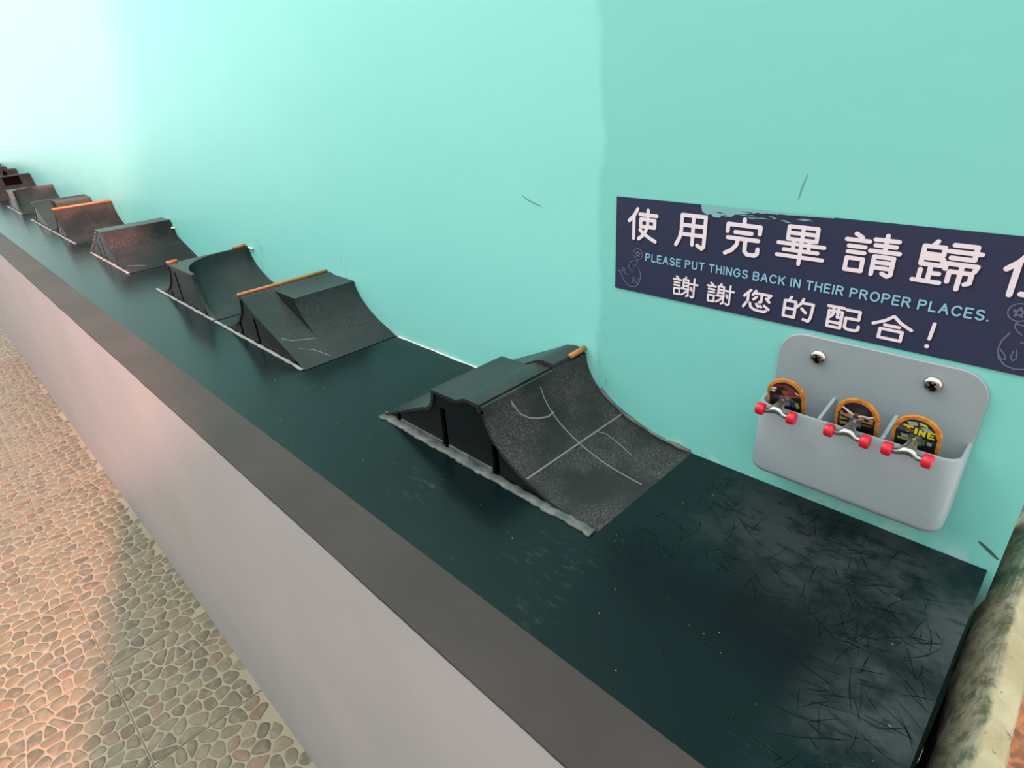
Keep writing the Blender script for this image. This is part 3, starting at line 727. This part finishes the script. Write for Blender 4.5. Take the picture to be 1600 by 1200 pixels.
for x, z, rot in ((-.404, .392, .3), (-.1795, .394, .75)):
    mb = MB(); prof = [(.0175, 0), (.0175, .0025), (.016, .006), (.0125, .009), (.007, .0108), (.0, .0112)]; v = []; f = []; n = 20
    for r_, d in prof[:-1]:
        for k in range(n): a = 2*math.pi*k/n; v.append((x+r_*math.cos(a), -.0105-d, z+r_*math.sin(a)))
    for k in range(len(prof)-2):
        for i in range(n): f.append((k*n+i, k*n+(i+1) % n, (k+1)*n+(i+1) % n, (k+1)*n+i))
    f.append(tuple((len(prof)-2)*n+i for i in range(n)))
    s = mk('screw', v, f, M['chrome'], box); autosmooth(s, 50)
    mb = MB()
    for q in (0, math.pi/2):
        c_, s_ = math.cos(rot+q), math.sin(rot+q)
        for L, w in ((.0085, .0019),):
            mb.add([(x+c_*a*L-s_*b*w, y, z+s_*a*L+c_*b*w) for y in (-.0224, -.0195) for a, b in ((-1, -1), (1, -1), (1, 1), (-1, 1))], [(0, 1, 2, 3), (7, 6, 5, 4), (0, 1, 5, 4), (1, 2, 6, 5), (2, 3, 7, 6), (3, 0, 4, 7)])
    mb.build('cross_slot', M['slot'], s)

# ------------------------------------------------------------------ fingerboards
def colmat(nm, c, r=.35): M[nm] = mat(nm, c, r); return M[nm]
for nm, c in (('art_black', (.012, .013, .014)), ('art_maroon', (.16, .018, .028)), ('art_red', (.30, .05, .04)), ('art_white', (.80, .78, .80)), ('art_brown', (.20, .085, .02)), ('art_blue', (.03, .05, .16)),
              ('art_olive', (.34, .36, .06)), ('art_green', (.07, .16, .05)), ('art_tan', (.42, .24, .09)), ('art_dark_green', (.025, .045, .035)), ('art_yellow', (.72, .66, .02)), ('art_lime', (.42, .56, .06)), ('art_grey', (.34, .36, .40)), ('art_slate', (.06, .08, .12))):
    colmat('print_'+nm[4:], c)
ART = {k: M['print_'+k] for k in ('black', 'maroon', 'red', 'white', 'brown', 'blue', 'olive', 'green', 'tan', 'dark_green', 'yellow', 'lime', 'grey', 'slate')}
AN = list(ART); AM = [ART[k] for k in AN]
# art coordinates: a in -1..1 across the deck, s = distance down from the tip (units)
ART1 = [('maroon', [(-.8, .010), (.1, .004), (.75, .016), (.6, .022), (-.2, .012), (-.9, .020)]), ('maroon', [(-.3, .022), (.5, .014), (.9, .026), (.1, .030)]), ('red', [(-.2, .034), (.95, .026), (.95, .031), (.0, .040)]),
        ('brown', [(-.25, .022), (.05, .018), (.2, .030), (-.2, .032)]), ('white', [(-.92, .020), (-.6, .018), (-.58, .023), (-.9, .025)]), ('white', [(-.92, .028), (-.65, .026), (-.7, .031), (-.9, .032)]), ('white', [(.6, .018), (.75, .018), (.9, .024), (.7, .022)]),
        ('maroon', [(-.8, .038), (-.2, .036), (-.3, .052), (-.7, .050)]), ('green', [(-.1, .042), (.4, .038), (.75, .046), (.5, .047), (.2, .043)]), ('blue', [(.1, .048), (.45, .044), (.8, .060), (.5, .066)]), ('olive', [(.62, .048), (.85, .046), (.98, .060), (.78, .066)]), ('dark_green', [(-.7, .056), (0, .052), (.1, .070), (-.5, .074)])]
ART2 = [('tan', [(-.95, .030), (-.3, .028), (-.1, .045), (-.95, .058)]), ('tan', [(.1, .034), (.95, .030), (.95, .046), (.2, .046)]), ('white', [(-.92, .018), (-.75, .017), (-.3, .026), (-.12, .032), (-.2, .034), (-.6, .026)]), ('white', [(.1, .030), (.35, .027), (.7, .026), (.92, .022), (.94, .026), (.65, .031), (.3, .031), (.12, .034)]),
        ('black', [(-.9, .040), (-.2, .046), (-.2, .050), (-.95, .045)]), ('brown', [(-.15, .024), (.1, .024), (.1, .034), (-.1, .034)]), ('olive', [(-.95, .060), (-.2, .058), (-.2, .064), (-.9, .070)]), ('brown', [(.2, .050), (.9, .050), (.9, .054), (.3, .056)]), ('black', [(-.78, .028), (-.55, .027), (-.5, .033), (-.75, .034)]), ('black', [(.45, .035), (.7, .034), (.72, .040), (.45, .041)])]
ART3 = [('grey', [(-.6, .008), (-.1, .004), (.0, .012), (-.4, .018)]), ('lime', [(.0, .003), (.4, .005), (.5, .011), (.1, .010)]), ('grey', [(.1, .014), (.45, .011), (.8, .018), (.7, .025), (.3, .020)]), ('slate', [(-.95, .020), (-.6, .012), (-.5, .034), (-.95, .036)]),
        ('yellow', [(-.72, .016), (-.2, .017), (-.2, .021), (-.38, .021), (-.38, .034), (-.52, .034), (-.52, .021), (-.74, .020)]), ('yellow', [(-.12, .018), (.02, .018), (.02, .035), (-.12, .035)]),
        ('yellow', [(.10, .019), (.20, .019), (.34, .028), (.34, .019), (.45, .019), (.45, .036), (.35, .036), (.20, .027), (.20, .036), (.10, .036)]), ('yellow', [(.54, .019), (.90, .019), (.90, .023), (.66, .023), (.66, .026), (.84, .026), (.84, .030), (.66, .030), (.66, .033), (.92, .033), (.92, .037), (.54, .037)]),
        ('brown', [(-.55, .024), (-.15, .024), (-.15, .031), (-.5, .033)]), ('grey', [(-.8, .042), (-.4, .041), (-.35, .050), (-.7, .050)]), ('olive', [(-.95, .052), (-.2, .050), (-.2, .058), (-.9, .060)]), ('green', [(.3, .044), (.55, .042), (.5, .060), (.25, .062)]), ('grey', [(.6, .046), (.85, .046), (.85, .056), (.6, .056)])]
HW, DL = .0425, .262
def deck_path(s):                                            # (y,z) relative to upper truck mount, s down from the tip
    a = math.radians(20); dn = (math.sin(a), -math.cos(a)); NK = .060
    if s < NK:
        t = (NK-s); c = 5.0*t*t*.5; return (-dn[0]*t+c*1.0+.0, -dn[1]*t-c*.15)
    if s > DL-.042:
        t = s-(DL-.042); c = 9.0*t*t*.5; b = s-NK; return (dn[0]*b+c*.15, dn[1]*b-.0*c)
    b = s-NK; return (dn[0]*b, dn[1]*b)
def halfw(s):
    for e in (s, DL-s):
        if e < HW: return HW*math.sqrt(max(0, 1-((HW-e)/HW)**2))
    return HW
MY, MZ = -.088, .3055                                        # where the upper truck meets the deck
def make_board(cx, dz, tilt, label, art):
    e = empty('fingerboard', cx, -.055, .11); tag(e, label, 'fingerboard', 'fingerboards in the wall pocket')
    def D(a, s, off):                                        # off < 0: towards the viewer (underside)
        y, z = deck_path(s); y2, z2 = deck_path(s+.001); ty, tz = y2-y, z2-z; L = math.hypot(ty, tz); ny, nz = -tz/L, ty/L
        x = a*halfw(s); 
        return (cx+x+tilt*(z), MY+y+ny*off, MZ+dz+z+nz*off)
    ss = [DL*(.5-.5*math.cos(math.pi*i/44)) for i in range(45)]; ss[0] = .0004; ss[-1] = DL-.0004
    A = [-1, -.94, -.6, -.2, .2, .6, .94, 1]
    v = []; f = []; n = len(A); k = len(ss)
    for off in (-.0045, .0045):
        for s in ss:
            for a in A: v.append(D(a, s, off*(.55 if abs(a) == 1 else 1)))
    for j in range(k-1):
        for i in range(n-1):
            a = j*n+i; f.append((a, a+1, a+n+1, a+n)); b = a+n*k; f.append((b+n, b+n+1, b+1, b))
        for i in (0, n-1): a = j*n+i; f.append((a, a+n, n*k+a+n, n*k+a))
    for i in range(n-1): f.append((i, n*k+i, n*k+i+1, i+1)); a = (k-1)*n+i; f.append((a, a+1, n*k+a+1, n*k+a))
    o = mk('deck', v, f, M['deckwood'], e); autosmooth(o, 50)
    mb = MB()                                                # printed underside
    AI = [-1, -.5, 0, .5, 1]; v = []
    s2 = [.0075+(DL-.015)*(.5-.5*math.cos(math.pi*i/40)) for i in range(41)]
    for s in s2:
        w = max(.0005, (halfw(min(max(s, .0078), DL-.0078))-.0065))/max(halfw(s), 1e-4)
        q = max(0, min((s-.0070), (DL-.0070)-s)); w = min(w, (math.sqrt(max(1e-6, 1-((.032-q)/.032)**2))*.032/max(halfw(s), 1e-4)) if q < .032 else 1)
        for a in AI: v.append(D(a*w, s, -.0049))
    mb.add(v, [(j*5+i, j*5+i+1, j*5+i+6, j*5+i+5) for j in range(40) for i in range(4)], 0)
    gr = mb.build('underside_print', AM, e)
    mb = MB()
    for q, (nm, poly) in enumerate(art):
        pts = []
        for i in range(len(poly)):
            a, b = poly[i], poly[(i+1) % len(poly)]
            for t in (0, .5): pts.append((a[0]+(b[0]-a[0])*t, a[1]+(b[1]-a[1])*t))
        def am(p):
            s = p[1]+.0085; lim = max(0, halfw(s)-.0075)/HW; return max(-lim, min(lim, p[0]*.80))*HW/max(halfw(s), 1e-4)
        tri = [D(am(p), p[1]+.0085, -.0052-.00012*q) for p in pts]
        mb.add(tri, [tuple(range(len(tri)))], AN.index(nm))
    mb.build('artwork', AM, gr)
    mb = MB(); v = []
    for s in s2:
        for a in AI: v.append(D(a*.9, s, .0048))
    mb.add(v, [(j*5+i+5, j*5+i+6, j*5+i+1, j*5+i) for j in range(40) for i in range(4)]); mb.build('grip_tape', M['grip'], e)
    for s0, up in ((.060, 1), (.208, -1)):                   # two trucks, axle to the viewer side
        c0 = Vector(D(0, s0, -.0052)); t1 = (Vector(D(0, s0+.004, -.0052))-c0).normalized(); nn = Vector((0, -1, 0)); nn = (nn-t1*nn.dot(t1)).normalized(); xx = Vector((1, 0, tilt)).normalized()
        def L(a, b, c): return tuple(c0+xx*a+t1*b+nn*c)      # across, down, out
        tr = MB()
        def lbox(a0, a1, b0, b1, c0_, c1_, taper=1):
            vv = [L(a*(taper if c == c1_ else 1), b, c) for c in (c0_, c1_) for b in (b0, b1) for a in (a0, a1)]
            tr.add(vv, [(0, 2, 3, 1), (4, 5, 7, 6), (0, 1, 5, 4), (1, 3, 7, 5), (3, 2, 6, 7), (2, 0, 4, 6)])
        ax = -.004 if up > 0 else 0.0                          # axle sits lower than the base plate
        lbox(-.0115, .0115, -.013, .013, 0, .004)
        truck = None
        hz = .047 if up > 0 else .034
        # hanger: waist rising from the base, two tapering arms to the axle
        prof = [(-.025, .0052), (-.019, .0062), (-.014, .0080), (-.009, .0095), (-.004, .0090), (0, .0085), (.004, .0090), (.009, .0095), (.014, .0080), (.019, .0062), (.025, .0052)]
        ring = []
        for a, r_ in prof:
            sag = .008*(1-min(1, abs(a)/.018)**2)
            for kk in range(8):
                w = 2*math.pi*kk/8; ring.append(L(a, ax-sag+r_*math.cos(w), hz-sag*.5+r_*math.sin(w)))
        ff = [(i*8+kk, i*8+(kk+1) % 8, (i+1)*8+(kk+1) % 8, (i+1)*8+kk) for i in range(len(prof)-1) for kk in range(8)]+[tuple(range(8)), tuple(8*(len(prof)-1)+kk for kk in range(8))]
        tr.add(ring, ff)
        tr.tube([L(0, -.006, .003), L(0, (ax-.010)*.5-.003, hz*.45), L(0, ax-.006, hz-.003)], [.0060, .0065, .0110], 10)
        if up > 0:
            wp = [(-.021, hz), (-.012, hz*.72), (-.006, .012), (.006, .012), (.012, hz*.72), (.021, hz)]
            vv = [L(a, ax-.006+d+(.0 if c > .02 else .004), c) for d in (-.0045, .0045) for a, c in wp]
            tr.add(vv, [tuple(range(6)), tuple(range(11, 5, -1))]+[(i, (i+1) % 6, 6+(i+1) % 6, 6+i) for i in range(6)])
        truck = tr.build('truck', M['truckmetal'], e); autosmooth(truck, 50)
        mb = MB(); mb.tube([L(0, -.011, .003), L(0, -.012, .012)], .0042, 8); mb.build('kingpin', M['chrome'], truck)
        mb = MB(); mb.tube([L(-.043, ax, hz), L(.043, ax, hz)], .0017, 8); mb.build('axle', M['chrome'], truck)
        for sg in (-1, 1):
            mb = MB(); x0 = .0255*sg; rs_ = [(.0, .0095), (.0012, .0125), (.004, .0143), (.0135, .0143), (.0175, .0130), (.0190, .0105), (.0194, .003)]
            mb.tube([L(x0+sg*d, ax, hz) for d, r_ in rs_], [r_ for d, r_ in rs_], 18)
            o = mb.build('wheel', M['wheel'], e); autosmooth(o, 40)
make_board(-.4315, .000, 0, 'fingerboard with maroon and blue print, first from the left in the grey pocket', ART1)
make_board(-.282, .000, 0, 'fingerboard with black, tan and white-streaked print, middle of the grey pocket', ART2)
make_board(-.1715, .000, 0, 'fingerboard with yellow lettered graffiti print, nearest the right end of the grey pocket', ART3)

# ------------------------------------------------------------------ stone slab at the ledge end
def stone():
    bm = bmesh.new()
    sec = [(.030, -ZF), (.022, -.30), (.012, -.115), (.020, -.075), (.056, .004), (.063, .010), (.084, .002), (.104, -.010), (.114, -.06), (.118, -.35), (.12, -ZF)]
    n = len(sec); ys = [-1.05+.016*i for i in range(100)]; rows = []
    # refine the section
    fine = []
    for (a, za), (b, zb) in zip(sec, sec[1:]):
        m_ = max(1, int(math.hypot(b-a, zb-za)/.014)); fine += [(a+(b-a)*i/m_, za+(zb-za)*i/m_) for i in range(m_)]
    fine.append(sec[-1])
    for y in ys:
        row = []
        for x, z in fine:
            nx = noise.fractal((x*16, y*11, z*11), .8, 2.1, 5)*.0085 - .02*max(0, noise.noise((x*9, y*6+3, 5))-.42)
            k = max(0, min(1, (-.1-y)/.5)); xs = x+.026*k*(1 if x < .05 else .35)
            row.append(bm.verts.new(((xs+nx*.6)*S, y*S, (z+nx+.004*noise.noise((y*5, x*30, 2)))*S)))
        rows.append(row)
    for a, b in zip(rows, rows[1:]):
        for i in range(len(fine)-1): bm.faces.new((a[i], a[i+1], b[i+1], b[i]))
    bm.faces.new(rows[0]); bm.faces.new(rows[-1][::-1])
    bmesh.ops.recalc_face_normals(bm, faces=bm.faces)
    me = bpy.data.meshes.new('stone_slab'); bm.to_mesh(me); bm.free(); me.materials.append(M['stone'])
    me.polygons.foreach_set('use_smooth', [True]*len(me.polygons)); me.set_sharp_from_angle(angle=math.radians(22))
    o = bpy.data.objects.new('stone_slab', me); COL.objects.link(o); o.location = W(0, 0, 0)
    tag(o, 'mossy tan stone slab standing against the end of the ledge', 'stone')
stone()
